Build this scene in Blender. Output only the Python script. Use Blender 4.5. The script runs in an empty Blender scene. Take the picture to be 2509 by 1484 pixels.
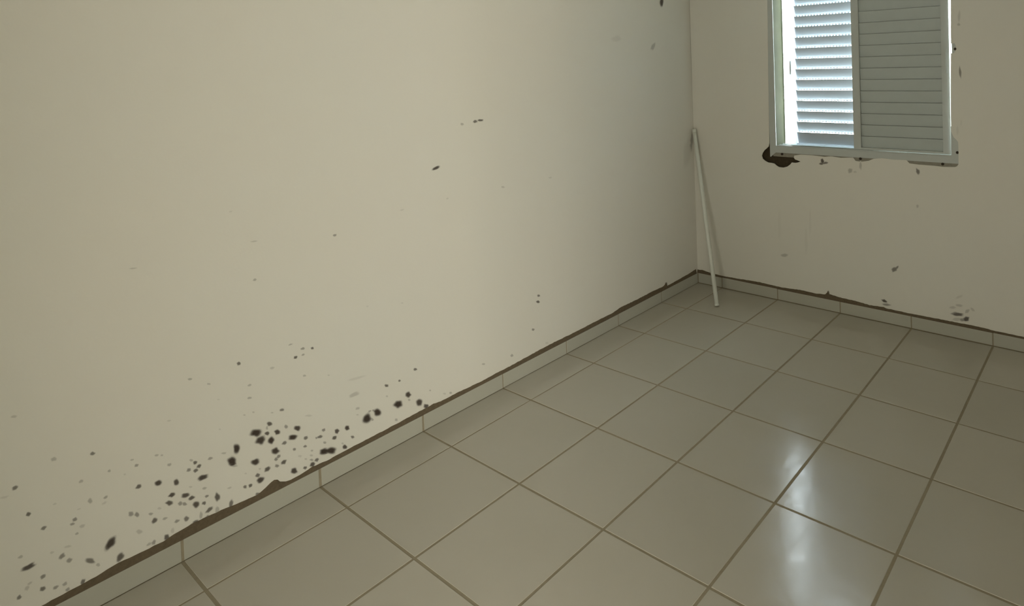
import bpy, bmesh, math, random
from mathutils import Matrix, Vector

# ------------------------------------------------------------------ camera, light, exposure
scene = bpy.context.scene
col = scene.collection
scene.view_settings.view_transform = 'Standard'
scene.view_settings.look = 'None'
scene.view_settings.gamma = 1.0
scene.view_settings.use_curve_mapping = False
scene.view_settings.exposure = 0.0

W, H = 2509, 1484
F, CX, CY = 1542.257, 1676.337, 185.969
cam_d = bpy.data.cameras.new('camera')
cam_d.sensor_fit = 'HORIZONTAL'
cam_d.sensor_width = 36.0
cam_d.lens = F / W * 36.0
cam_d.shift_x = (W / 2 - CX) / W
cam_d.shift_y = (CY - H / 2) / W
cam_d.clip_start = 0.02
cam = bpy.data.objects.new('camera', cam_d)
col.objects.link(cam)
R_ = ((0.8154166, 0.5780894, -0.0301393), (-0.0120056, -0.0351656, -0.9993094), (-0.5787500, 0.8152153, -0.0217343))
M = Matrix.Identity(4)
for r in range(3):
    M[r][0] = R_[0][r]; M[r][1] = -R_[1][r]; M[r][2] = -R_[2][r]
M.translation = Vector((2.66519, -3.85563, 1.65439))
cam.matrix_world = M
scene.camera = cam

world = bpy.data.worlds.new('overcast_sky')
scene.world = world
world.use_nodes = True
bg = world.node_tree.nodes['Background']
bg.inputs['Color'].default_value = (0.80, 0.93, 1.0, 1)
bg.inputs['Strength'].default_value = 24.0

ROOM_X, ROOM_Y, ROOM_Z = 3.30, -5.00, 2.75     # right wall, rear wall, ceiling
DOOR = (-4.85, -4.20, 2.12)                    # open doorway in the right wall: y0, y1, height
HALL = (5.30, -6.40, -3.40)                    # hall beyond it: far x, y0, y1
hl = bpy.data.lights.new('hall_window_daylight', 'AREA')
hl.shape = 'RECTANGLE'; hl.size = 0.8; hl.size_y = 1.7
hl.energy = 203.0
hl.color = (1.0, 0.955, 0.825)
ho = bpy.data.objects.new('hall_window_daylight', hl)
ho.location = (4.90, -5.75, 1.25)
ho.rotation_euler = Vector((-1.0, 0.69, -0.03)).to_track_quat('-Z', 'Y').to_euler()
col.objects.link(ho)

REAR = (1.95, 2.85, 2.12)                      # doorway added in the rear wall for the fill lamp: x0, x1, height
rl = bpy.data.lights.new('rear_fill', 'AREA')
rl.shape = 'RECTANGLE'; rl.size = 0.86; rl.size_y = 2.0
rl.energy = 38.0  # unseen fill lamp, added to brighten the window wall
rl.color = (1.0, 0.955, 0.825)
ro_ = bpy.data.objects.new('rear_fill', rl)
ro_.location = ((REAR[0] + REAR[1]) / 2, ROOM_Y - 0.30, 1.08)
ro_.rotation_euler = Vector((-0.1, 1, 0)).to_track_quat('-Z', 'Y').to_euler()
col.objects.link(ro_)

random.seed(7)

# ------------------------------------------------------------------ measured outlines (metres on each wall)
LEFT_SPOTS = [
(-3.5235,0.6795,0.006,-0.0013,0.0003,-0.0038,0.2),(-3.4462,0.5118,0.0057,-0.0001,0.0012,-0.0063,0.3),(-3.3599,0.483,0.0053,0.0005,0.0014,-0.0056,0.7),(-3.2666,0.4128,0.0044,-0.0008,0.0005,-0.0034,0.25),
(-3.2563,0.3888,0.0048,0.0003,0.0013,-0.0049,0.45),(-3.3232,0.4075,0.0038,-0.0002,0.0009,-0.0043,0.35),(-3.3891,0.4113,0.005,0.0011,0.0014,-0.0046,0.3),(-3.529,0.4714,0.0054,0.0014,0.0017,-0.006,0.7),
(-3.5049,0.3785,0.0043,0.0017,0.0021,-0.0061,0.8),(-3.4751,0.3181,0.0057,0.0011,0.0016,-0.0054,0.7),(-3.3711,0.3389,0.0031,0.005,0.0042,-0.0061,0.35),(-3.3348,0.329,0.0049,0.0009,0.0013,-0.0043,0.4),
(-3.3388,0.3126,0.0058,0.001,0.0012,-0.0038,0.12),(-3.397,0.3286,0.0044,-0.0004,0.0005,-0.0028,0.1),(-3.4074,0.3023,0.0047,0.0016,0.0021,-0.0059,0.6),(-3.4134,0.2917,0.0051,0.0001,0.001,-0.0042,0.5),
(-3.3918,0.2717,0.0059,-0.0007,0.0011,-0.0056,0.2),(-3.4044,0.2561,0.0041,-0.0005,0.0007,-0.0037,0.35),(-3.3289,0.1764,0.0109,0.0129,0.0067,-0.0111,0.97),(-3.3075,0.1171,0.0078,0.009,0.0053,-0.0088,0.85),
(-3.5106,0.2235,0.0141,0.0012,0.002,-0.0076,0.92),(-3.4396,0.2085,0.0058,0.0041,0.003,-0.0066,0.6),(-3.4242,0.1853,0.0056,0.0017,0.0024,-0.0069,0.5),(-3.3781,0.1529,0.0106,-0.0085,-0.0008,-0.0078,0.7),
(-3.3602,0.1279,0.0045,-0.003,-0.0002,-0.0052,0.3),(-3.4256,0.2294,0.0075,-0.003,0.0003,-0.004,0.15),(-3.4604,0.2339,0.0045,-0.0006,0.0007,-0.0037,0.15),(-3.5254,0.2638,0.0051,0.0001,0.001,-0.0044,0.3),
(-3.4819,0.1748,0.0051,0.0025,0.0022,-0.0058,0.6),(-3.5096,0.174,0.005,0.0007,0.001,-0.0036,0.2),(-3.5157,0.1637,0.0042,0.0029,0.0024,-0.0056,0.2),(-3.4838,0.139,0.0054,0.0015,0.0023,-0.0068,0.75),
(-3.4564,0.1237,0.0055,0.0015,0.0017,-0.0051,0.5),(-3.4365,0.1203,0.0053,0.0006,0.0015,-0.0052,0.4),(-3.4311,0.0992,0.0048,0.0005,0.0015,-0.0052,0.45),(-3.5325,0.148,0.0044,0.0021,0.0021,-0.0057,0.65),
(-3.3968,0.098,0.0035,0.0071,0.0041,-0.0057,0.75),(-3.276,0.2393,0.0065,-0.0009,0.0016,-0.0079,0.5),(-3.2613,0.228,0.0032,0.0048,0.0046,-0.0065,0.55),(-3.2263,0.2089,0.0053,-0.002,0.0004,-0.0049,0.4),
(-3.2175,0.181,0.007,0.0019,0.0031,-0.0081,0.8),(-3.1902,0.1711,0.0063,-0.001,0.001,-0.0046,0.35),(-3.2034,0.2138,0.0054,-0.0033,-0.0001,-0.0037,0.15),(-3.2537,0.3168,0.0061,0.003,0.0029,-0.0067,0.8),
(-3.2031,0.2999,0.009,-0.0009,0.002,-0.0096,0.95),(-3.1552,0.275,0.0018,0.0094,0.007,-0.0056,0.9),(-3.1715,0.3448,0.0055,0.0002,0.0014,-0.0051,0.35),(-3.2038,0.3944,0.005,-0.0015,0.0004,-0.0039,0.3),
(-3.1901,0.3871,0.0036,-0.0019,-0.0001,-0.0032,0.25),(-3.1112,0.3274,0.005,-0.0027,-0.0002,-0.0043,0.3),(-3.1006,0.3134,0.0056,-0.0005,0.0014,-0.0063,0.8),(-3.0901,0.2954,0.0057,0.0017,0.0025,-0.0062,0.8),
(-3.1001,0.2852,0.0056,0.0026,0.0028,-0.0061,0.75),(-3.1194,0.2979,0.0061,0.0001,0.0016,-0.0057,0.6),(-3.081,0.25,0.0144,0.0012,0.0029,-0.009,0.95),(-3.0568,0.3046,0.0064,0.0002,0.0015,-0.0053,0.45),
(-3.016,0.3018,0.0074,-0.0024,0.0004,-0.0037,0.25),(-3.1687,0.2392,0.0076,0.0022,0.003,-0.0076,0.9),(-3.132,0.2162,0.0112,-0.0028,0.0013,-0.0083,0.9),(-3.1154,0.1972,0.0076,0.0009,0.0025,-0.0074,0.85),
(-3.1764,0.2161,0.0089,-0.0053,-0.0003,-0.0084,0.85),(-3.1474,0.1968,0.0054,0.0006,0.0024,-0.0073,0.5),(-3.1354,0.1882,0.0061,-0.0037,-0.0002,-0.0057,0.5),(-3.1035,0.1671,0.0084,0.0009,0.0039,-0.0117,0.9),
(-3.0809,0.1585,0.0057,-0.0009,0.0014,-0.0064,0.75),(-3.072,0.178,0.0054,-0.0008,0.0011,-0.0048,0.6),(-3.0414,0.157,-0.0005,0.0143,0.0078,-0.0038,0.85),(-3.0666,0.1262,0.0089,0.0052,0.0035,-0.0067,0.8),
(-3.1324,0.1345,0.0052,0.0042,0.0045,-0.0078,0.7),(-3.1584,0.1424,0.007,-0.0002,0.0014,-0.0052,0.5),(-3.107,0.1065,0.0075,0.0029,0.0033,-0.0073,0.8),(-3.1207,0.1028,0.0069,0.0006,0.0021,-0.0064,0.7),
(-3.0717,0.1019,0.0071,0.0006,0.0029,-0.0087,0.6),(-3.0912,0.1213,0.0013,0.011,0.0047,-0.0034,0.3),(-3.1878,0.1055,0.0031,0.0078,0.0061,-0.0069,0.85),(-3.2221,0.1101,0.0042,0.0046,0.0034,-0.0054,0.5),
(-3.2347,0.1123,0.0063,0.0006,0.0015,-0.0046,0.3),(-3.2576,0.1689,0.0076,-0.0049,-0.0003,-0.0068,0.2),(-3.1715,0.118,0.0016,0.0084,0.0043,-0.0038,0.15),(-3.0777,0.2096,0.0057,-0.0008,0.0011,-0.0048,0.3),
(-3.1166,0.2369,0.0046,-0.0027,-0.0001,-0.0033,0.15),(-3.0432,0.1119,0.0012,0.0103,0.0057,-0.0041,0.3),(-3.5512,0.4565,0.0079,-0.0015,0.0005,-0.0038,0.1),(-3.4491,0.3759,0.0042,-0.0003,0.0006,-0.0032,0.12),
(-3.2864,0.3757,0.0032,-0.0002,0.0006,-0.0029,0.12),(-3.1665,0.4932,0.0052,-0.0014,0.0003,-0.0029,0.15),(-2.9577,0.6031,0.0058,0.0001,0.0016,-0.0065,0.75),(-2.8526,0.542,0.0052,-0.0022,-0.0002,-0.0044,0.15),
(-2.7388,0.4646,0.0056,-0.0024,-0.0002,-0.0041,0.3),(-2.927,0.5093,0.0055,-0.0001,0.0009,-0.0036,0.3),(-2.9289,0.4627,0.0066,-0.0016,0.0005,-0.0045,0.35),(-3.0509,0.5685,0.0053,-0.0023,-0.0001,-0.0036,0.25),
(-3.1038,0.6085,0.0054,-0.0012,0.0004,-0.0037,0.35),(-2.6485,0.428,0.0045,-0.0019,-0.0001,-0.0031,0.15),(-2.8239,0.3685,0.0069,-0.0012,0.0009,-0.0048,0.6),(-2.9186,0.4045,0.0042,-0.002,-0.0001,-0.0029,0.2),
(-2.8572,0.3733,0.0043,-0.0021,-0.0001,-0.0029,0.2),(-2.9477,0.4078,0.0037,-0.0018,-0.0001,-0.0028,0.2),(-2.7301,0.3008,0.0118,-0.0057,-0.0002,-0.0041,0.12),(-2.3509,0.2759,0.0054,-0.0023,-0.0002,-0.0051,0.7),
(-2.4105,0.28,0.0081,-0.0036,-0.0003,-0.0062,0.8),(-2.2742,0.295,0.0088,-0.0037,-0.0002,-0.0058,0.75),(-2.2051,0.167,0.0046,-0.002,-0.0002,-0.0036,0.3),(-2.4107,0.2332,0.0046,-0.0021,-0.0002,-0.0039,0.2),
(-2.5502,0.3038,0.0197,0.0004,0.0031,-0.0089,0.22),(-2.5367,0.3676,0.0368,-0.0051,0.0011,-0.0053,0.08),(-2.313,0.1958,0.0129,-0.0014,0.0037,-0.0128,0.95),(-2.3612,0.1746,0.0182,-0.0021,0.0051,-0.0177,1),
(-2.2612,0.1364,0.0021,0.0146,0.0151,-0.0082,0.95),(-2.2282,0.1036,0.0116,-0.0054,-0.0005,-0.0107,0.9),(-2.3091,0.1704,0.0061,-0.0028,-0.0002,-0.0046,0.3),(-2.4551,0.1827,0.0158,-0.0075,-0.0006,-0.015,1),
(-2.5017,0.1781,0.0161,0.0055,0.0104,-0.0183,1),(-2.4716,0.199,0.0056,-0.0026,-0.0002,-0.0044,0.5),(-2.4883,0.2041,0.0063,-0.0007,0.001,-0.0036,0.5),(-2.4787,0.1631,0.0055,-0.0027,-0.0002,-0.0055,0.4),
(-2.5366,0.2381,0.0054,-0.0025,-0.0001,-0.0027,0.25),(-2.5404,0.2134,0.0048,-0.0023,-0.0001,-0.0027,0.2),(-2.373,0.1105,0.006,-0.0064,-0.0032,-0.0035,0.3),(-2.8675,0.3356,0.0082,-0.0007,0.0021,-0.0085,0.85),
(-2.8767,0.3243,0.0008,0.0065,0.0034,-0.002,0.3),(-2.9133,0.324,0.0172,-0.0033,0.0026,-0.015,1),(-2.8997,0.2892,0.0154,-0.0015,0.0037,-0.0153,0.98),(-2.8648,0.2708,0.0015,0.0126,0.0103,-0.0063,1),
(-2.877,0.3038,0.0074,-0.0007,0.0018,-0.0074,0.85),(-2.8427,0.2915,0.0092,-0.0009,0.0025,-0.0102,0.95),(-2.8118,0.2971,0.0014,0.0063,0.0057,-0.004,0.5),(-2.7726,0.2716,0.0115,-0.0057,-0.0004,-0.01,0.95),
(-2.79,0.2446,0.0152,-0.0032,0.002,-0.0108,1),(-2.8201,0.2378,0.0085,-0.0009,0.0016,-0.0065,0.7),(-2.744,0.2186,0.0076,-0.0009,0.0018,-0.0073,0.7),(-2.6914,0.1965,0.0095,-0.0021,0.0012,-0.0062,0.75),
(-2.7047,0.1985,0.0043,-0.0022,-0.0002,-0.0041,0.5),(-2.6767,0.2165,0.0065,-0.0007,0.0016,-0.0063,0.6),(-2.6257,0.1862,0.0081,0.0008,0.004,-0.0099,0.9),(-2.5847,0.1792,0.0088,0.0008,0.0041,-0.0101,0.95),
(-2.6364,0.1642,0.0088,-0.0002,0.0025,-0.0076,0.85),(-2.5643,0.1307,0.0068,-0.0035,-0.0002,-0.0059,0.7),(-2.6744,0.164,0.0054,-0.0028,-0.0002,-0.0052,0.4),(-2.6054,0.1246,0.0046,-0.0024,-0.0002,-0.0042,0.2),
(-2.5972,0.1057,0.0093,-0.0049,-0.0003,-0.0085,0.9),(-2.6792,0.13,0.0161,-0.0055,0.0015,-0.0133,1),(-2.652,0.1194,0.02,-0.0087,0.0006,-0.0136,1),(-2.7477,0.1869,0.0063,-0.0008,0.0013,-0.005,0.6),
(-2.7864,0.1954,0.0055,-0.0029,-0.0002,-0.0055,0.6),(-2.8521,0.2234,0.0125,-0.0015,0.0031,-0.0129,0.98),(-2.9767,0.2977,0.0002,0.0171,0.01,-0.0048,1),(-2.9924,0.2594,0.003,0.0148,0.0128,-0.0096,1),
(-2.9196,0.2176,0.0128,-0.0043,0.0013,-0.0122,0.98),(-2.987,0.2403,0.0095,-0.0052,-0.0002,-0.0047,0.3),(-2.842,0.197,0.0058,0.0033,0.0033,-0.0056,0.6),(-2.8512,0.1909,0.0054,0.0006,0.0024,-0.0065,0.6),
(-2.8252,0.1659,0.0076,0.0041,0.0042,-0.0073,0.85),(-2.8491,0.1643,0.0063,-0.0009,0.0016,-0.0065,0.6),(-2.8815,0.1697,0.0085,0.0033,0.0042,-0.0084,0.85),(-2.906,0.1842,0.0042,-0.0023,-0.0001,-0.0034,0.2),
(-2.9141,0.1642,0.0072,-0.001,0.0017,-0.0074,0.75),(-2.9056,0.1418,0.0116,0.0011,0.0039,-0.0107,0.95),(-2.7907,0.1125,0.0114,-0.0063,-0.0004,-0.011,0.95),(-2.7237,0.1014,0.0085,0.0006,0.0037,-0.0097,0.9),
(-2.7511,0.1029,0.0058,0.0004,0.0026,-0.0068,0.75),(-2.7072,0.1108,0.0076,-0.0003,0.0022,-0.0069,0.75),(-2.7263,0.1211,0.0066,-0.0036,-0.0002,-0.0041,0.4),(-2.7234,0.157,0.0048,-0.0025,-0.0001,-0.0036,0.3),
(-2.7265,0.1394,0.0057,-0.003,-0.0002,-0.0041,0.2),(-2.7473,0.136,0.0047,-0.0025,-0.0001,-0.0035,0.2),(-2.7678,0.1584,0.0065,-0.0035,-0.0002,-0.0045,0.12),(-2.9387,0.1397,0.0046,0.0025,0.0036,-0.0065,0.8),
(-2.956,0.1448,0.0051,0.0005,0.0022,-0.0063,0.7),(-2.916,0.0939,0.0071,-0.0042,-0.0003,-0.0067,0.7),(-3.0015,0.1079,0.003,0.0146,0.0054,-0.0044,0.75),(-3.0039,0.1686,0.0067,-0.001,0.0008,-0.0036,0.2),
(-3.0438,0.1088,0.0021,0.0103,0.0052,-0.0043,0.3),(-3.0246,0.5008,0.0035,-0.0016,-0.0001,-0.0028,0.1),(-3.0248,0.3933,0.0035,-0.0017,-0.0001,-0.0028,0.12),(-2.9521,0.1923,0.0037,-0.002,-0.0001,-0.0028,0.12),
(-2.5345,-0.1061,0.0032,-0.0019,-0.0001,-0.0027,0.1),(-1.8733,1.3936,0.0171,-0.0001,0.0004,-0.0054,0.8),(-1.9049,1.3904,0.0114,0.0024,0.0025,-0.0068,0.75),(-1.9805,1.3845,0.0092,-0.0009,-0.0003,-0.006,0.3),
(-2.1309,1.1922,0.0184,0.0055,0.0032,-0.0067,0.92),(-0.3363,2.0801,0.007,0.0317,0.0197,-0.0001,0.9),(-0.4491,1.7684,0.0203,0.0224,0.0166,-0.0055,0.3),(-0.8254,1.8168,0.043,0.0056,0.0039,-0.0179,0.06),
(-1.5372,0.3955,0.0093,-0.003,-0.0003,-0.0067,0.7),(-1.5431,0.3634,0.0127,-0.0042,-0.0003,-0.0067,0.8),(-1.5842,0.2245,0.0093,-0.0034,-0.0003,-0.0066,0.6),(-2.6016,0.9885,0.0069,0.0002,0.0011,-0.0051,0.5),
(-2.8948,0.8928,0.0057,0.0006,0.0011,-0.0044,0.35),(-2.8918,1.036,0.0107,-0.0016,0.0001,-0.0028,0.2),(-2.741,0.5734,0.0071,0,0.0013,-0.0051,0.5),(-2.7058,0.5613,0.0054,-0.0011,0.0006,-0.0051,0.75),
(-2.768,0.5494,0.0062,0.0006,0.0019,-0.0057,0.8),(-2.7405,0.5489,0.0056,-0,0.001,-0.0038,0.4),(-2.784,0.6063,0.0075,0.0001,0.0008,-0.003,0.3),(-1.7323,0.1412,0.0095,-0.0038,-0.0003,-0.0068,0.4),
(-1.9091,0.1686,0.0096,-0.004,-0.0002,-0.0045,0.3),(-2.0994,0.1079,0.0074,-0.0033,-0.0002,-0.005,0.35),(-2.1319,0.1186,0.0075,-0.0034,-0.0002,-0.0048,0.15),(-3.2405,1.0346,0.0093,-0.0016,0.0001,-0.0024,0.2),
(-1.7504,1.034,0.0104,-0.0019,-0.0002,-0.0051,0.2),(-2.85,0.5418,0.0066,-0.0001,0.0012,-0.0049,0.2),(-2.9273,0.51,0.006,0.0006,0.0012,-0.0038,0.3),(-2.8238,0.3685,0.0075,-0.0013,0.001,-0.0054,0.65),
(-2.5388,0.2398,0.0082,-0.0016,0.0011,-0.0056,0.25),(-2.9613,1.1623,0.005,-0,0.0003,-0.003,0.1),(-2.3068,1.0311,0.0092,0.0012,0.0012,-0.0037,0.1),(-2.4799,0.6535,0.0052,-0.0018,-0.0001,-0.0035,0.08),
(-2.3243,0.6159,0.0057,-0.0019,-0.0002,-0.0036,0.1),(-2.0768,1.0378,0.0065,-0.0002,0.0006,-0.004,0.12),(-1.4893,0.1139,0.0119,-0.0046,-0.0003,-0.0068,0.1),(-1.4228,1.0282,0.0122,-0.002,-0.0002,-0.0046,0.12),
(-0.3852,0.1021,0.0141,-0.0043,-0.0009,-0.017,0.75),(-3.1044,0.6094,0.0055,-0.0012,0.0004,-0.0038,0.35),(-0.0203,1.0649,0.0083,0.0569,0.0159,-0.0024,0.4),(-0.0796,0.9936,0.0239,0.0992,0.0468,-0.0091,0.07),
(0.011,1.8124,0.0001,0.3947,0.0097,0.0003,0.22),(0.0159,1.2934,0.0001,0.1834,0.0097,-0.0006,0.22)]  # last entries: dark smudges and a thin dark line at the room corner
BACK_SPOTS = [
(1.463,0.3413,0.0145,0.0126,0.0069,-0.0092,0.75),(1.4807,0.3569,0.009,0.0104,0.0041,-0.0036,0.7),(1.3978,0.1335,0.0155,-0.0053,-0.004,-0.008,0.9),(1.41,0.1128,0.0227,0.0025,-0.0008,-0.0078,0.6),
(1.8263,0.1385,0.0288,0.0033,-0.001,-0.0098,0.85),(1.8106,0.14,0.0202,0.0042,-0.0002,-0.0097,0.6),(1.8724,0.1219,0.0146,0.0088,0.0039,-0.0115,0.9),(1.8546,0.1133,0.0177,0.0038,-0.0002,-0.0096,0.6),
(1.819,0.1081,0.0224,0.0048,-0.0002,-0.0097,0.25),(1.7978,0.1735,0.018,0.0036,-0.0001,-0.0073,0.25),(1.834,0.1928,0.0196,0.0002,-0.0013,-0.0073,0.3),(1.8777,0.1682,0.0103,0.0113,0.0055,-0.0061,0.35),
(1.9063,0.1836,0.0105,-0.006,-0.0039,-0.0066,0.25),(1.835,0.2433,0.0183,0.0126,0.0027,-0.006,0.15),(0.7177,0.3152,0.0246,0.0038,-0.0003,-0.0113,0.35),(1.0111,0.982,0.0101,0.0023,0.0025,-0.0157,0.9),
(1.0021,0.9626,0.0142,0.001,-0.0002,-0.007,0.8),(1.0306,0.9699,0.0195,0.0046,0.0011,-0.0068,0.75),(1.2664,0.9679,0.0079,0.0006,-0.0006,-0.0233,0.35),(1.1976,0.9316,0.0126,0.011,0.0084,-0.0094,0.4),
(1.2296,0.9262,0.0107,0.0008,-0.0002,-0.0063,0.2),(1.6176,0.9584,0.0067,-0.0151,-0.0096,-0.0053,0.75),(1.6107,0.7487,0.0071,0.0008,-0.0002,-0.0099,0.3),(1.8657,1.5491,0.0024,-0.0303,-0.0061,-0.0006,0.65),
(1.8664,1.8697,0.0024,0.0278,0.0074,-0.001,0.22),(1.8633,1.8231,0.0087,-0.0005,-0.0001,-0.007,0.35),(1.8449,1.2122,0.0066,0.0003,-0.0005,-0.0236,0.1),(1.0304,0.1126,0.0085,0.0016,-0.0004,-0.0163,0.6),
(1.8656,1.2601,0.0019,0.0188,0.0044,-0.0003,0.08),(0.9135,0.564,0.0088,0.0011,-0.0023,-0.0823,0.05),(0.8806,0.4365,0.0118,0.0017,-0.0023,-0.0828,0.05),(0.6868,0.522,0.0124,0.0016,-0.0029,-0.0962,0.04),
(0.0254,1.0448,0.0083,-0.0905,-0.0221,-0.003,0.13)]  # last entry paints the shadow just right of the room corner
LT = [(-3.4896, 0.0907), (-3.4792, 0.0905), (-3.3667, 0.0945), (-3.3125, 0.1022), (-3.2719, 0.0992), (-3.1975, 0.097), (-3.1526, 0.1048), (-3.1122, 0.108), (-3.0465, 0.104), (-3.003, 0.1), (-2.9712, 0.096), (-2.9185, 0.0924), (-2.891, 0.1027), (-2.8713, 0.1118), (-2.86, 0.1148), (-2.849, 0.1109), (-2.841, 0.0977), (-2.8214, 0.0881), (-2.8043, 0.0832), (-2.7704, 0.0851), (-2.7248, 0.0925), (-2.6705, 0.0862), (-2.5722, 0.09), (-2.4496, 0.0903), (-2.3465, 0.0919), (-2.2367, 0.0955), (-2.1908, 0.097), (-2.1526, 0.0909), (-2.0415, 0.0918), (-1.9237, 0.0867), (-1.8491, 0.0901), (-1.7718, 0.0893), (-1.6073, 0.0944), (-1.4597, 0.0978), (-1.3017, 0.0944), (-1.0958, 0.0954), (-0.9479, 0.0945), (-0.8698, 0.1043), (-0.7072, 0.1009), (-0.5332, 0.1028), (-0.4325, 0.0995), (-0.409, 0.1008), (-0.3845, 0.1163), (-0.3716, 0.0893), (-0.2493, 0.0928), (-0.0949, 0.0978), (-0.0143, 0.105)]
BT = [(-0.0161, 0.0941), (0.032, 0.0991), (0.1044, 0.0899), (0.1828, 0.0851), (0.315, 0.0871), (0.5151, 0.0933), (0.6894, 0.0877), (0.8266, 0.0962), (0.9441, 0.0935), (1.0074, 0.1001), (1.022, 0.1164), (1.028, 0.1283), (1.0359, 0.1082), (1.1137, 0.099), (1.2223, 0.0964), (1.3014, 0.0885), (1.3918, 0.0938), (1.4069, 0.0892), (1.4547, 0.0888), (1.5773, 0.0864), (1.7187, 0.0891), (1.832, 0.0893), (1.8981, 0.0918), (2.026, 0.0849), (2.167, 0.0847)]
HOLE_PTS = [(0.6416, 2.215), (0.6397, 2.0632), (0.6304, 1.5034), (0.6254, 1.0807), (0.6183, 1.0549), (0.602, 1.0399), (0.5858, 1.0276), (0.5708, 1.0069), (0.5638, 0.9865), (0.5712, 0.967), (0.5899, 0.954), (0.6118, 0.9442), (0.637, 0.943), (0.6588, 0.9403), (0.674, 0.9287), (0.6924, 0.9188), (0.7262, 0.917), (0.757, 0.9262), (0.7787, 0.9416), (0.7912, 0.9563), (0.8152, 0.9552), (0.8362, 0.9594), (0.8557, 0.9676), (0.8366, 0.9731), (0.8159, 0.9787), (0.8072, 0.9905), (0.8106, 1.0045), (0.8585, 1.0143), (0.9405, 1.0152), (1.026, 1.0097), (1.0683, 1.0163), (1.1372, 1.0101), (1.2185, 1.0178), (1.234, 0.9967), (1.271, 0.994), (1.3182, 1.0023), (1.3496, 1.0172), (1.4008, 1.0243), (1.4759, 1.0203), (1.5519, 1.0228), (1.5684, 1.0041), (1.6209, 1.0003), (1.7143, 0.9996), (1.76, 0.9968), (1.8274, 1.0005), (1.8386, 1.006), (1.8466, 1.0184), (1.8481, 1.0942), (1.8469, 1.1462), (1.8372, 1.1599), (1.8231, 1.1735), (1.8105, 1.2062), (1.8103, 1.2821), (1.8115, 1.4007), (1.8129, 1.4836), (1.8171, 1.6608), (1.8337, 1.6603), (1.8428, 1.6717), (1.8466, 1.6974), (1.8392, 1.7165), (1.8184, 1.715), (1.8213, 1.8962), (1.8238, 2.0604), (1.8246, 2.215)]

# ------------------------------------------------------------------ helpers
def mesh_obj(name, verts, faces, mat=None, parent=None, smooth=False):
    me = bpy.data.meshes.new(name)
    me.from_pydata(verts, [], faces)
    me.update()
    if mat: me.materials.append(mat)
    if smooth:
        for p in me.polygons: p.use_smooth = True
    o = bpy.data.objects.new(name, me)
    col.objects.link(o)
    if parent: o.parent = parent
    return o

def boxes(name, lst, mat, parent=None):
    v, f = [], []
    for (x0, x1, y0, y1, z0, z1) in lst:
        b = len(v)
        v += [(x0, y0, z0), (x1, y0, z0), (x1, y1, z0), (x0, y1, z0), (x0, y0, z1), (x1, y0, z1), (x1, y1, z1), (x0, y1, z1)]
        f += [tuple(b + i for i in q) for q in ((0, 3, 2, 1), (4, 5, 6, 7), (0, 1, 5, 4), (1, 2, 6, 5), (2, 3, 7, 6), (3, 0, 4, 7))]
    return mesh_obj(name, v, f, mat, parent)

def chamfer_box(name, x0, x1, y0, y1, z0, z1, c, mat, parent=None):
    bm = bmesh.new()
    bmesh.ops.create_cube(bm, size=1.0)
    for v in bm.verts:
        v.co = Vector(((x0 + x1) / 2 + v.co.x * (x1 - x0), (y0 + y1) / 2 + v.co.y * (y1 - y0), (z0 + z1) / 2 + v.co.z * (z1 - z0)))
    bmesh.ops.bevel(bm, geom=list(bm.edges), offset=c, segments=1, affect='EDGES')
    me = bpy.data.meshes.new(name); bm.to_mesh(me); bm.free()
    me.materials.append(mat)
    o = bpy.data.objects.new(name, me); col.objects.link(o)
    if parent: o.parent = parent
    return o

def sheet(name, outer, holes, depth0, depth1, axis, mat, parent=None):
    """Flat outline with holes, given thickness. axis 'y': points are (x, z); axis 'x': points are (y, z)."""
    cu = bpy.data.curves.new(name, 'CURVE'); cu.dimensions = '2D'; cu.fill_mode = 'BOTH'
    cu.extrude = abs(depth1 - depth0) / 2
    for pts in [outer] + holes:
        s = cu.splines.new('POLY'); s.points.add(len(pts) - 1)
        for p, q in zip(s.points, pts): p.co = (q[0], q[1], 0, 1)
        s.use_cyclic_u = True
    tmp = bpy.data.objects.new('tmp', cu); col.objects.link(tmp)
    dg = bpy.context.evaluated_depsgraph_get()
    me = bpy.data.meshes.new_from_object(tmp.evaluated_get(dg))
    bpy.data.objects.remove(tmp); bpy.data.curves.remove(cu)
    mid = (depth0 + depth1) / 2
    for v in me.vertices:
        a, b, c = v.co
        v.co = (a, mid - c, b) if axis == 'y' else (mid + c, a, b)
    me.name = name
    me.materials.clear(); me.materials.append(mat)
    o = bpy.data.objects.new(name, me); col.objects.link(o)
    if parent: o.parent = parent
    return o

def tag(o, label=None, cat=None, kind=None, group=None):
    if label: o['label'] = label
    if cat: o['category'] = cat
    if kind: o['kind'] = kind
    if group: o['group'] = group
    return o

def empty(name, loc=(0, 0, 0)):
    o = bpy.data.objects.new(name, None); o.location = loc; col.objects.link(o)
    o.empty_display_size = 0.1
    return o

# ------------------------------------------------------------------ materials
def new_mat(name):
    m = bpy.data.materials.new(name); m.use_nodes = True
    nt = m.node_tree
    return m, nt, nt.nodes['Principled BSDF']

def nd(nt, typ, **kw):
    n = nt.nodes.new(typ)
    for k, v in kw.items(): setattr(n, k, v)
    return n

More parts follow.
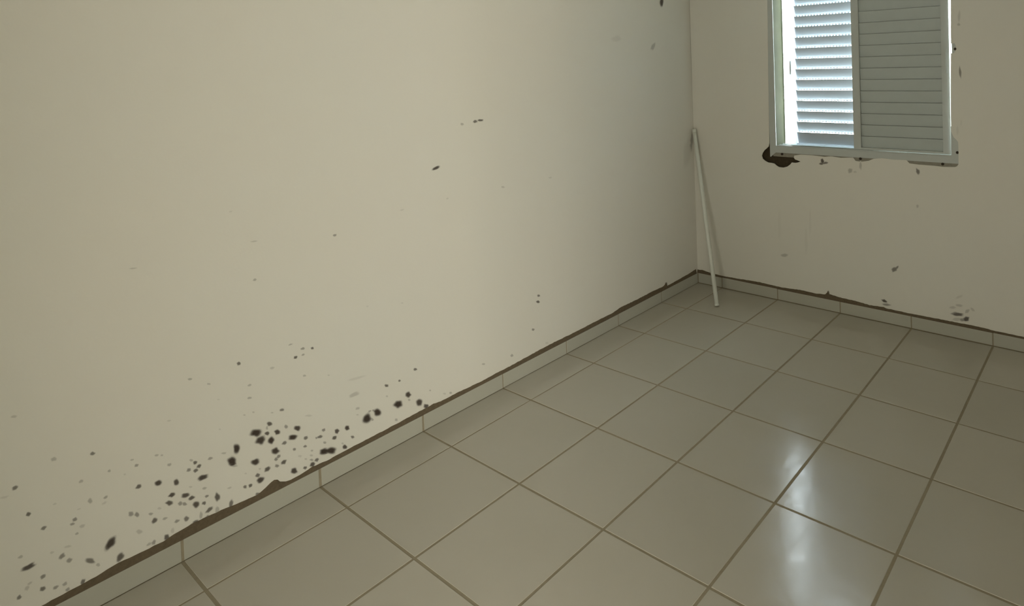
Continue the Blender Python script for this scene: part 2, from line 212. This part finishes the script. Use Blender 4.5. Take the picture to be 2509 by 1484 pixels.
def simple(name, rgb, rough=0.5, spec=0.5, noise=0.0, nscale=30, bump=0.0, metal=0.0):
    m, nt, b = new_mat(name)
    b.inputs['Roughness'].default_value = rough
    b.inputs['Specular IOR Level'].default_value = spec
    b.inputs['Metallic'].default_value = metal
    geo = nd(nt, 'ShaderNodeNewGeometry')
    no = nd(nt, 'ShaderNodeTexNoise'); no.inputs['Scale'].default_value = nscale; no.inputs['Detail'].default_value = 4
    nt.links.new(geo.outputs['Position'], no.inputs['Vector'])
    mx = nd(nt, 'ShaderNodeMix', data_type='RGBA')
    mx.inputs[6].default_value = (*[c * (1 - noise) for c in rgb], 1)
    mx.inputs[7].default_value = (*[min(1, c * (1 + noise)) for c in rgb], 1)
    nt.links.new(no.outputs['Fac'], mx.inputs[0])
    nt.links.new(mx.outputs[2], b.inputs['Base Color'])
    if bump:
        bp = nd(nt, 'ShaderNodeBump'); bp.inputs['Strength'].default_value = bump; bp.inputs['Distance'].default_value = 0.002
        nt.links.new(no.outputs['Fac'], bp.inputs['Height']); nt.links.new(bp.outputs['Normal'], b.inputs['Normal'])
    return m

def wall_paint(name, rgb, mold_and_shade=(0.050, 0.038, 0.030)):
    m, nt, b = new_mat(name)
    b.inputs['Roughness'].default_value = 0.62
    b.inputs['Specular IOR Level'].default_value = 0.25
    geo = nd(nt, 'ShaderNodeNewGeometry')
    big = nd(nt, 'ShaderNodeTexNoise'); big.inputs['Scale'].default_value = 1.3; big.inputs['Detail'].default_value = 3
    fine = nd(nt, 'ShaderNodeTexNoise'); fine.inputs['Scale'].default_value = 120; fine.inputs['Detail'].default_value = 5
    for n in (big, fine): nt.links.new(geo.outputs['Position'], n.inputs['Vector'])
    mx = nd(nt, 'ShaderNodeMix', data_type='RGBA')
    mx.inputs[6].default_value = (rgb[0] * 1.0, rgb[1] * 0.985, rgb[2] * 0.97, 1)
    mx.inputs[7].default_value = (rgb[0] * 0.972, rgb[1] * 1.0, rgb[2] * 1.015, 1)
    nt.links.new(big.outputs['Fac'], mx.inputs[0])
    at = nd(nt, 'ShaderNodeAttribute', attribute_name='mold_and_shade')
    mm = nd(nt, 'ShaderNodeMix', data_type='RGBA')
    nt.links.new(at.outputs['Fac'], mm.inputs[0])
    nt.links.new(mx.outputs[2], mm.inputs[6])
    mm.inputs[7].default_value = (*mold_and_shade, 1)
    nt.links.new(mm.outputs[2], b.inputs['Base Color'])
    bp = nd(nt, 'ShaderNodeBump'); bp.inputs['Strength'].default_value = 0.12; bp.inputs['Distance'].default_value = 0.002
    nt.links.new(fine.outputs['Fac'], bp.inputs['Height']); nt.links.new(bp.outputs['Normal'], b.inputs['Normal'])
    return m

def tile_mat(name, rgb, rough):
    m, nt, b = new_mat(name)
    b.inputs['Specular IOR Level'].default_value = 0.6
    geo = nd(nt, 'ShaderNodeNewGeometry')
    oi = nd(nt, 'ShaderNodeObjectInfo')
    n1 = nd(nt, 'ShaderNodeTexNoise'); n1.inputs['Scale'].default_value = 4.0; n1.inputs['Detail'].default_value = 4
    n2 = nd(nt, 'ShaderNodeTexNoise'); n2.inputs['Scale'].default_value = 9.0; n2.inputs['Detail'].default_value = 6; n2.inputs['Roughness'].default_value = 0.6
    for n in (n1, n2): nt.links.new(geo.outputs['Position'], n.inputs['Vector'])
    mx = nd(nt, 'ShaderNodeMix', data_type='RGBA')
    mx.inputs[6].default_value = (rgb[0] * 0.97, rgb[1] * 0.97, rgb[2] * 0.96, 1)
    mx.inputs[7].default_value = (rgb[0] * 1.03, rgb[1] * 1.03, rgb[2] * 1.04, 1)
    nt.links.new(n1.outputs['Fac'], mx.inputs[0])
    hv = nd(nt, 'ShaderNodeHueSaturation')
    mr = nd(nt, 'ShaderNodeMapRange'); mr.inputs[3].default_value = 0.97; mr.inputs[4].default_value = 1.03
    nt.links.new(oi.outputs['Random'], mr.inputs[0]); nt.links.new(mr.outputs[0], hv.inputs['Value'])
    nt.links.new(mx.outputs[2], hv.inputs['Color']); nt.links.new(hv.outputs['Color'], b.inputs['Base Color'])
    rr = nd(nt, 'ShaderNodeMapRange'); rr.inputs[1].default_value = 0.35; rr.inputs[2].default_value = 0.7
    rr.inputs[3].default_value = rough[0]; rr.inputs[4].default_value = rough[1]
    nt.links.new(n2.outputs['Fac'], rr.inputs[0]); nt.links.new(rr.outputs[0], b.inputs['Roughness'])
    n3 = nd(nt, 'ShaderNodeTexNoise'); n3.inputs['Scale'].default_value = 22.0; n3.inputs['Detail'].default_value = 3
    nt.links.new(geo.outputs['Position'], n3.inputs['Vector'])
    bp = nd(nt, 'ShaderNodeBump'); bp.inputs['Strength'].default_value = 0.25; bp.inputs['Distance'].default_value = 0.0022
    nt.links.new(n3.outputs['Fac'], bp.inputs['Height']); nt.links.new(bp.outputs['Normal'], b.inputs['Normal'])
    return m

PAINT = wall_paint('cream_wall_paint', (0.66, 0.64, 0.575))
CEIL = simple('white_ceiling_paint', (0.72, 0.70, 0.64), 0.8, 0.2)
TILE = tile_mat('glossy_cream_floor_tile', (0.43, 0.405, 0.34), (0.15, 0.24))
SKIRT = tile_mat('cream_skirting_tile', (0.39, 0.385, 0.325), (0.30, 0.36))
GROUT = simple('brown_grout', (0.275, 0.240, 0.170), 0.9, 0.2, 0.15, 60)
MORTAR = simple('brown_bare_mortar', (0.115, 0.090, 0.058), 0.95, 0.15, 0.35, 90, 0.6)
CORE = simple('dark_raw_masonry', (0.055, 0.043, 0.026), 0.95, 0.1, 0.4, 60, 0.8)
REVEAL = simple('dark_olive_reveal', (0.085, 0.085, 0.055), 0.8, 0.08, 0.35, 8)  # dark olive on the left jamb; other frame parts stay pale
SHADE_WALL = simple('olive_shade_wall', (0.10, 0.105, 0.055), 0.9, 0.2, 0.1, 3)
ALU = simple('white_painted_aluminium', (0.425, 0.45, 0.425), 0.38, 0.5, 0.03, 20)
ALU_R = simple('grey_white_aluminium_slat', (0.40, 0.44, 0.42), 0.45, 0.45, 0.04, 20)
DIRTY = simple('dirty_mounting_metal', (0.25, 0.235, 0.19), 0.8, 0.3, 0.25, 50)
SCREW = simple('dark_rusty_screw', (0.03, 0.02, 0.012), 0.7, 0.3)
POLE = simple('off_white_plastic_pole', (0.60, 0.62, 0.56), 0.35, 0.5, 0.02, 10)

def slat_translucent(name, rgb, amount=0.04):
    m, nt, b = new_mat(name)
    b.inputs['Base Color'].default_value = (*rgb, 1)
    b.inputs['Roughness'].default_value = 0.45
    tr = nd(nt, 'ShaderNodeBsdfTranslucent'); tr.inputs['Color'].default_value = (0.80, 0.86, 0.92, 1)
    mix = nd(nt, 'ShaderNodeMixShader'); mix.inputs[0].default_value = amount
    nt.links.new(b.outputs[0], mix.inputs[1]); nt.links.new(tr.outputs[0], mix.inputs[2])
    nt.links.new(mix.outputs[0], nt.nodes['Material Output'].inputs['Surface'])
    return m
SLAT = slat_translucent('thin_white_plastic_slat', (0.42, 0.46, 0.485))
RIM = slat_translucent('bright_glare_stile', (0.75, 0.78, 0.80), 0.45)  # extra pale, translucent base puts the glare into the stile

# ------------------------------------------------------------------ floor of separate tiles over grout
T = 0.45
X0 = 0.47 * T                                   # first joint parallel to the left wall
floor = boxes('floor', [(-0.2, ROOM_X + 0.6, ROOM_Y - 0.1, 0.2, -0.06, -0.0012)], GROUT)
tag(floor, 'cream ceramic floor tiles laid in a square grid with brown grout', 'floor', 'structure')
jx = [0.0] + [X0 + i * T for i in range(0, 8)]
jy = [-j * T for j in range(0, 12)]
for i in range(len(jx) - 1):
    for j in range(len(jy) - 1):
        ga = 0.0050 if i else 0.0012
        gb = 0.0036 if i == 0 else 0.0053
        y1 = jy[j] - (0.0060 if j == 0 else 0.0045); y0 = jy[j + 1] + 0.0045
        x0 = jx[i] + ga if i != 1 else jx[i] + 0.0036
        x1 = min(jx[i + 1] - gb, ROOM_X - 0.002)
        if x1 - x0 < 0.05: continue
        dz = random.uniform(-0.0004, 0.0004)
        o = chamfer_box('tile', x0, x1, y0, y1, -0.012, dz, 0.0012, TILE, floor)
        tx, ty = random.uniform(-0.0012, 0.0012), random.uniform(-0.0012, 0.0012)     # tiles are never laid dead level
        for v in o.data.vertices:
            if v.co.z > -0.006: v.co.z += (v.co.x - (x0 + x1) / 2) * tx + (v.co.y - (y0 + y1) / 2) * ty

# ------------------------------------------------------------------ left wall
WX, WY = -0.008, 0.008                           # painted faces of the left and back walls
wall_left = boxes('wall_left', [(-0.16, WX, ROOM_Y - 0.1, WY + 0.15, -0.05, ROOM_Z + 0.05)], PAINT)
tag(wall_left, 'long cream painted wall with black mould spots above its skirting', 'wall', 'structure')

def field(q, spots):
    best = 0.0
    for (cx, cz, ax, az, bx, bz, d) in spots:
        dx, dz = q[0] - cx, q[1] - cz
        if abs(dx) > 0.12 or abs(dz) > 0.12: continue
        det = ax * bz - az * bx
        u = (dx * bz - dz * bx) / det; w = (ax * dz - az * dx) / det
        r = math.hypot(u, w)
        if r < 1.25: best = max(best, d * min(1.0, max(0.0, (1.25 - r) / 0.42)))
    return best

def spot(name, c, a, b, dark, plane, parent, seed, spots):
    rnd = random.Random(seed)
    n = 20
    ph = [rnd.uniform(0, 6.28) for _ in range(4)]; am = [rnd.uniform(0.02, 0.09) for _ in range(4)]
    verts, faces, val = [], [], []
    def put(u, w):
        p = (c[0] + a[0] * u + b[0] * w, c[1] + a[1] * u + b[1] * w)
        lift = 0.0002 + 0.000003 * (seed % 250)
        verts.append((WX + lift, p[0], p[1]) if plane == 'x' else (p[0], WY - lift, p[1]))
        return field(p, spots)
    val.append(max(dark, put(0, 0)))
    rings = ((0.55, 1.0), (0.86, 0.80), (1.05, 0.32), (1.32, 0.0))
    for rr, vv in rings:
        for k in range(n):
            t = 2 * math.pi * k / n
            s = 1 + sum(am[q] * math.sin((q + 2) * t + ph[q]) for q in range(4)) + rnd.uniform(-0.025, 0.025)
            f = put(rr * s * math.cos(t), rr * s * math.sin(t)); val.append(max(dark * vv, f))
    for k in range(n):
        faces.append((0, 1 + k, 1 + (k + 1) % n))
    for r in range(len(rings) - 1):
        for k in range(n):
            p, q = 1 + r * n, 1 + (r + 1) * n
            faces.append((p + k, q + k, q + (k + 1) % n, p + (k + 1) % n))
    o = mesh_obj(name, verts, faces, PAINT, parent)
    at = o.data.attributes.new('mold_and_shade', 'FLOAT', 'POINT')
    for i, x in enumerate(val): at.data[i].value = x
    o.data.update()
    want = Vector((1, 0, 0)) if plane == 'x' else Vector((0, -1, 0))
    if o.data.polygons[0].normal.dot(want) < 0: o.data.flip_normals()
    return o
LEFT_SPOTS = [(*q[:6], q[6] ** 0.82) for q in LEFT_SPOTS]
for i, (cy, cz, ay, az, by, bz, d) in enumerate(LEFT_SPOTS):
    spot('mold_dark_mark', (cy, cz), (ay, az), (by, bz), d, 'x', wall_left, i, LEFT_SPOTS[:i] + LEFT_SPOTS[i + 1:])

# ------------------------------------------------------------------ back wall: plaster skin, raw masonry behind, window opening
HOLE = [*HOLE_PTS]
wall_back = sheet('wall_back', [(-0.02, -0.05), (ROOM_X + 0.1, -0.05), (ROOM_X + 0.1, ROOM_Z + 0.05), (-0.02, ROOM_Z + 0.05)], [HOLE], WY, WY + 0.006, 'y', PAINT)
tag(wall_back, 'cream painted wall with the shuttered window and chipped plaster', 'wall', 'structure')
sheet('masonry_core', [(-0.02, -0.05), (ROOM_X + 0.1, -0.05), (ROOM_X + 0.1, ROOM_Z + 0.05), (-0.02, ROOM_Z + 0.05)],
      [[(0.664, 1.0), (1.846, 1.0), (1.846, 2.25), (0.664, 2.25)]], 0.032, 0.160, 'y', CORE, wall_back)['label'] = 'dark raw masonry showing where plaster broke away'
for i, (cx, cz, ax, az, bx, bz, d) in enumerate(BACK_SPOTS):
    spot('stain_shade_mark', (cx, cz), (ax, az), (bx, bz), d, 'y', wall_back, 500 + i, BACK_SPOTS[:i] + BACK_SPOTS[i + 1:])

# ------------------------------------------------------------------ walls and ceiling outside the frame (they bounce the light)
y0, y1, dz = DOOR
wall_right = boxes('wall_right', [(ROOM_X, ROOM_X + 0.14, ROOM_Y, y0, -0.05, ROOM_Z), (ROOM_X, ROOM_X + 0.14, y1, WY, -0.05, ROOM_Z), (ROOM_X, ROOM_X + 0.14, y0, y1, dz, ROOM_Z)], PAINT)
tag(wall_right, 'cream painted wall with the open doorway', 'wall', 'structure')
rx0, rx1, rz = REAR
wall_rear = boxes('wall_rear', [(-0.1, rx0, ROOM_Y - 0.14, ROOM_Y, -0.05, ROOM_Z), (rx1, ROOM_X + 0.09, ROOM_Y - 0.14, ROOM_Y, -0.05, ROOM_Z), (rx0, rx1, ROOM_Y - 0.14, ROOM_Y, rz, ROOM_Z)], PAINT)
tag(wall_rear, 'plain cream wall at the near end of the room', 'wall', 'structure')
ceiling = boxes('ceiling', [(-0.1, ROOM_X + 0.14, ROOM_Y - 0.1, WY + 0.1, ROOM_Z, ROOM_Z + 0.1)], CEIL)
tag(ceiling, 'plain white ceiling over the whole room', 'ceiling', 'structure')
hx, h0, h1 = HALL
hall = boxes('wall_hall', [(hx, hx + 0.05, h0, h1, -0.05, ROOM_Z), (ROOM_X + 0.14, hx + 0.05, h0 - 0.05, h0, -0.05, ROOM_Z), (ROOM_X + 0.14, hx + 0.05, h1, h1 + 0.05, -0.05, ROOM_Z),
                           (ROOM_X + 0.14, hx + 0.05, h0 - 0.05, h1 + 0.05, ROOM_Z, ROOM_Z + 0.05), (ROOM_X + 0.6, hx + 0.05, h0 - 0.05, h1 + 0.05, -0.06, 0.0), (ROOM_X + 0.09, ROOM_X + 0.14, h0 - 0.05, ROOM_Y - 0.1, -0.05, ROOM_Z)], PAINT)
added_passage = boxes('wall_added_passage', [(rx0 - 0.5, rx1 + 0.15, ROOM_Y - 0.95, ROOM_Y - 0.9, -0.05, ROOM_Z), (rx0 - 0.55, rx0 - 0.5, ROOM_Y - 0.95, ROOM_Y - 0.14, -0.05, ROOM_Z),
                           (rx1 + 0.15, rx1 + 0.2, ROOM_Y - 0.95, ROOM_Y - 0.14, -0.05, ROOM_Z), (rx0 - 0.55, rx1 + 0.2, ROOM_Y - 0.95, ROOM_Y - 0.14, ROOM_Z, ROOM_Z + 0.05), (rx0 - 0.55, rx1 + 0.2, ROOM_Y - 0.95, ROOM_Y - 0.1, -0.06, 0.0)], PAINT)
tag(added_passage, 'cream passage walls beyond the added rear doorway', 'wall', 'structure')
outer = boxes('wall_added_shade', [(2.05, 2.25, 0.17, 4.0, -0.3, 3.4)], SHADE_WALL)  # unseen wall, added to keep sky light off the left jamb
tag(outer, 'dark olive wall added out of view to shade the window jamb', 'wall', 'structure')
tag(hall, 'cream hall walls beyond the open doorway', 'wall', 'structure')

# ------------------------------------------------------------------ skirting tiles with a dark open mortar joint above
BH = 0.073
base_left = boxes('baseboard_left', [(WX, -0.0016, ROOM_Y, WY, 0.0, BH - 0.001)], GROUT)
tag(base_left, 'cream tile skirting along the foot of the mouldy left wall', 'baseboard', 'structure')
for j in range(11):
    w = 0.005 if j in (5, 6) else 0.003
    w2 = 0.005 if j in (4, 5, 6) else 0.003
    chamfer_box('skirting_tile', WX + 0.0005, random.uniform(-0.0003, 0.0003), max(-(j + 1) * T + w2, ROOM_Y), -j * T - (w if j else 0.004), 0.0008, BH + random.uniform(-0.0012, 0.0012), 0.0009, SKIRT, base_left)
base_back = boxes('baseboard_back', [(-0.002, ROOM_X, 0.0016, WY, 0.0, BH)], GROUT)
tag(base_back, 'cream tile skirting along the foot of the window wall', 'baseboard', 'structure')
for i in range(len(jx) - 1):
    a = jx[i] + (0.0035 if i else 0.004); b = min(jx[i + 1] - 0.0035, ROOM_X)
    if b - a > 0.03:
        chamfer_box('skirting_tile', a, b, random.uniform(-0.0003, 0.0003), WY - 0.0005, 0.003, BH + 0.0015 + random.uniform(-0.001, 0.001), 0.0009, SKIRT, base_back)

def mortar(prof, plane, parent, seed):
    """ragged strip of bare mortar between the skirting and the edge of the paint"""
    rnd = random.Random(seed)
    pts = []
    for (s0, h0), (s1, h1) in zip(prof, prof[1:]):
        n = max(1, int(abs(s1 - s0) / 0.012))
        for k in range(n):
            t = k / n
            pts.append((s0 + (s1 - s0) * t, h0 + (h1 - h0) * t + rnd.uniform(-0.0011, 0.0011)))
    pts.append(prof[-1])
    v, f = [], []
    for s, h in pts:
        m = BH - 0.002 + (h - BH) * 0.35
        for d, z in ((0.0079, BH + 0.0008), (0.0060, max(m, BH + 0.0045)), (0.0020, h - 0.0006), (0.0009, h + 0.0004), (-0.0004, h + 0.0004)):
            v.append((WX + d, s, z) if plane == 'x' else (s, WY - d, z))
    for k in range(len(pts) - 1):
        for q in range(4):
            a = k * 5 + q; b = a + 5
            f.append((a, b, b + 1, a + 1) if plane == 'y' else (a, a + 1, b + 1, b))
    o = mesh_obj('mortar_joint', v, f, MORTAR, parent)
    o['label'] = 'dark brown bare mortar strip with ragged top edge'
    want = Vector((1, 0, 0.2)) if plane == 'x' else Vector((0, -1, 0.2))
    if sum(p.normal.dot(want) for p in o.data.polygons) < 0: o.data.flip_normals()
mortar([(ROOM_Y, 0.092), (-4.2, 0.09), (-3.7, 0.091)] + LT, 'x', base_left, 1)
mortar(BT + [(2.5, 0.088), (2.9, 0.086), (ROOM_X, 0.088)], 'y', base_back, 2)

# ------------------------------------------------------------------ window with one louvred and one closed shutter
win = empty('window_1', (1.25, WY, 1.02))
tag(win, 'white aluminium sliding shutter window glowing with daylight on its left half', 'window', 'structure')
def keep(o, p):
    """parent without moving"""
    o.parent = p
    o.matrix_parent_inverse = Matrix.Translation(-win.location) if p is win else Matrix.Identity(4)
    return o
WT = 2.20
keep(sheet('frame_flange', [(0.628, 0.986), (0.634, 0.986), (0.672, 1.017), (1.83, 1.020), (1.872, 1.020), (1.872, WT + 0.04), (0.628, WT + 0.04)],
           [[(0.676, 1.060), (1.808, 1.060), (1.808, 1.235), (1.8262, 1.25), (1.8262, 1.62), (1.8222, 1.63), (1.8222, 1.73), (1.8262, 1.74), (1.8262, WT), (0.676, WT)]], 0.010, 0.0138, 'y', ALU), win)
keep(boxes('frame_jamb', [(0.672, 0.676, 0.0138, 0.150, 1.056, WT), (0.668, 0.680, 0.142, 0.150, 1.056, WT)], REVEAL), win)
keep(boxes('frame_jamb', [(1.834, 1.838, 0.0138, 0.150, 1.056, WT)], ALU), win)
keep(boxes('frame_sill', [(0.672, 1.838, 0.0138, 0.150, 1.022, 1.060), (0.676, 1.834, 0.058, 0.062, 1.060, 1.068), (0.676, 1.834, 0.0138, 0.017, 1.060, 1.0675), (0.676, 1.834, 0.110, 0.114, 1.060, 1.068)], ALU), win)
keep(boxes('frame_head', [(0.672, 1.838, 0.0138, 0.150, WT, WT + 0.04)], ALU), win)
d = keep(boxes('mounting_strip', [(0.650, 1.872, 0.0142, 0.0165, 0.990, 1.022), (1.838, 1.872, 0.0142, 0.0165, 1.0225, WT)], DIRTY), win)
d['label'] = 'dirty grey mounting strip showing under the frame'
for (x, z) in ((0.7183, 1.0090), (1.2654, 1.0125), (1.759, 1.0125), (1.8415, 1.0851), (1.8415, 1.6838)):
    v, f = [], []
    n = 8
    for y, r in ((0.0138, 0.0085), (0.0085, 0.0085), (0.0075, 0.006)):
        for k in range(n): v.append((x + r * math.cos(k * 6.2832 / n), y, z + r * math.sin(k * 6.2832 / n)))
    for q in range(2):
        for k in range(n): f.append((q * n + k, (q + 1) * n + k, (q + 1) * n + (k + 1) % n, q * n + (k + 1) % n))
    f.append(tuple(2 * n + k for k in range(n)))
    keep(mesh_obj('screw', v, f, SCREW), win)

def plate(name, x0, x1, ya, za, yb, zb, th, mat, parent, extra=()):
    """thin sloping slat from edge (ya, za) to edge (yb, zb)"""
    dy, dz_ = yb - ya, zb - za; L = math.hypot(dy, dz_); ny, nz = -dz_ / L * th / 2, dy / L * th / 2
    sec = [(ya + ny, za + nz), (yb + ny, zb + nz), (yb - ny, zb - nz), (ya - ny, za - nz)]
    v = [(x0, y, z) for y, z in sec] + [(x1, y, z) for y, z in sec]
    f = [(0, 1, 2, 3), (7, 6, 5, 4)] + [(k, 4 + k, 4 + (k + 1) % 4, (k + 1) % 4) for k in range(4)]
    for (a, b, c, d_, e, g) in extra:
        q = len(v)
        v += [(a, c, e), (b, c, e), (b, d_, e), (a, d_, e), (a, c, g), (b, c, g), (b, d_, g), (a, d_, g)]
        f += [tuple(q + i for i in t) for t in ((0, 3, 2, 1), (4, 5, 6, 7), (0, 1, 5, 4), (1, 2, 6, 5), (2, 3, 7, 6), (3, 0, 4, 7))]
    o = mesh_obj(name, v, f, mat, parent)
    return o

PITCH = 0.0715
# louvred shutter, outer track, slid a little open at its left
LX0, LX1 = 0.757, 1.345
lo = keep(boxes('louvred_shutter', [(LX0, LX0 + 0.042, 0.080, 0.106, 1.0685, WT - 0.005), (LX1 - 0.042, LX1, 0.080, 0.106, 1.0685, WT - 0.005),
                                    (LX0 + 0.042, LX1 - 0.042, 0.080, 0.106, 1.0685, 1.078), (LX0 + 0.042, LX1 - 0.042, 0.080, 0.106, WT - 0.05, WT - 0.005)], RIM), win)
lo['label'] = 'white louvred shutter glowing with daylight through its slats'
zl = 1.1585
gap = 0.0036
k = 0
while zl + k * PITCH < WT - 0.05:
    top = zl + k * PITCH - gap
    bot = 1.078 if k == 0 else zl + (k - 1) * PITCH + gap
    teeth = []
    x = LX0 + 0.050
    while x < LX1 - 0.055:
        teeth.append((x, x + 0.0145, 0.092, 0.0935, top + 0.0005, top + 2 * gap + 0.001)); x += 0.0215
    plate('slat', LX0 + 0.043, LX1 - 0.043, 0.083, top, 0.104, bot, 0.0014, SLAT, lo, teeth)
    k += 1
boxes('latch', [(LX0 + 0.004, LX0 + 0.012, 0.074, 0.080, 1.55, 1.64)], ALU, lo)
# closed shutter, inner track
RX0, RX1 = 1.221, 1.8052
ro = keep(boxes('closed_shutter', [(RX0, RX0 + 0.047, 0.022, 0.050, 1.0685, WT - 0.005), (RX1 - 0.044, RX1, 0.022, 0.050, 1.0685, WT - 0.005),
                                   (RX0 + 0.047, RX1 - 0.044, 0.022, 0.050, 1.0685, 1.082), (RX0 + 0.047, RX1 - 0.044, 0.022, 0.050, WT - 0.05, WT - 0.005),
                                   (RX0 + 0.047, RX1 - 0.044, 0.0465, 0.049, 1.082, WT - 0.05)], ALU), win)
ro['label'] = 'grey white shutter with its slats closed'
k = 0
while 1.1525 + k * PITCH < WT - 0.05:
    top = 1.1525 + k * PITCH
    bot = 1.082 if k == 0 else top - PITCH + 0.0025
    plate('slat', RX0 + 0.0475, RX1 - 0.0445, 0.0330, top, 0.0425, bot, 0.0016, ALU_R, ro)
    k += 1
boxes('handle', [(RX1 - 0.030, RX1 - 0.018, 0.017, 0.022, 1.545, 1.685), (RX1 - 0.034, RX1 - 0.014, 0.0145, 0.022, 1.545, 1.560), (RX1 - 0.034, RX1 - 0.014, 0.0145, 0.022, 1.670, 1.685)], ALU, ro)

# ------------------------------------------------------------------ pole leaning in the corner
pb, pt = Vector((0.3652, -0.3126, 0.0)), Vector((0.018, -0.020, 1.155))
root = empty('leaning_pole', pb)
tag(root, 'slim off white plastic pole leaning upright into the room corner', 'pole')
ax = (pt - pb).normalized(); Lp = (pt - pb).length
sx = ax.cross(Vector((0, 1, 0))).normalized(); sy = ax.cross(sx)
def tube(name, t0, t1, r, mat, inner=0.0, n=20):
    v, f = [], []
    rows = [(t0, r - 0.001), (t0 + 0.001, r), (t1 - 0.001, r), (t1, r - 0.001)]
    for t, rr in rows:
        for k in range(n):
            a = 2 * math.pi * k / n
            p = ax * t + sx * rr * math.cos(a) + sy * rr * math.sin(a); v.append(tuple(p))
    for q in range(len(rows) - 1):
        for k in range(n): f.append((q * n + k, q * n + (k + 1) % n, (q + 1) * n + (k + 1) % n, (q + 1) * n + k))
    f.append(tuple(reversed(range(n)))); f.append(tuple(3 * n + k for k in range(n)))
    o = mesh_obj(name, v, f, mat, root)
    for p in o.data.polygons: p.use_smooth = len(p.vertices) == 4
    return o
tube('shaft', 0.012, Lp - 0.02, 0.0145, POLE)
tube('end_cap', 0.002, 0.016, 0.0158, POLE)
tube('end_cap', Lp - 0.024, Lp, 0.0158, POLE)
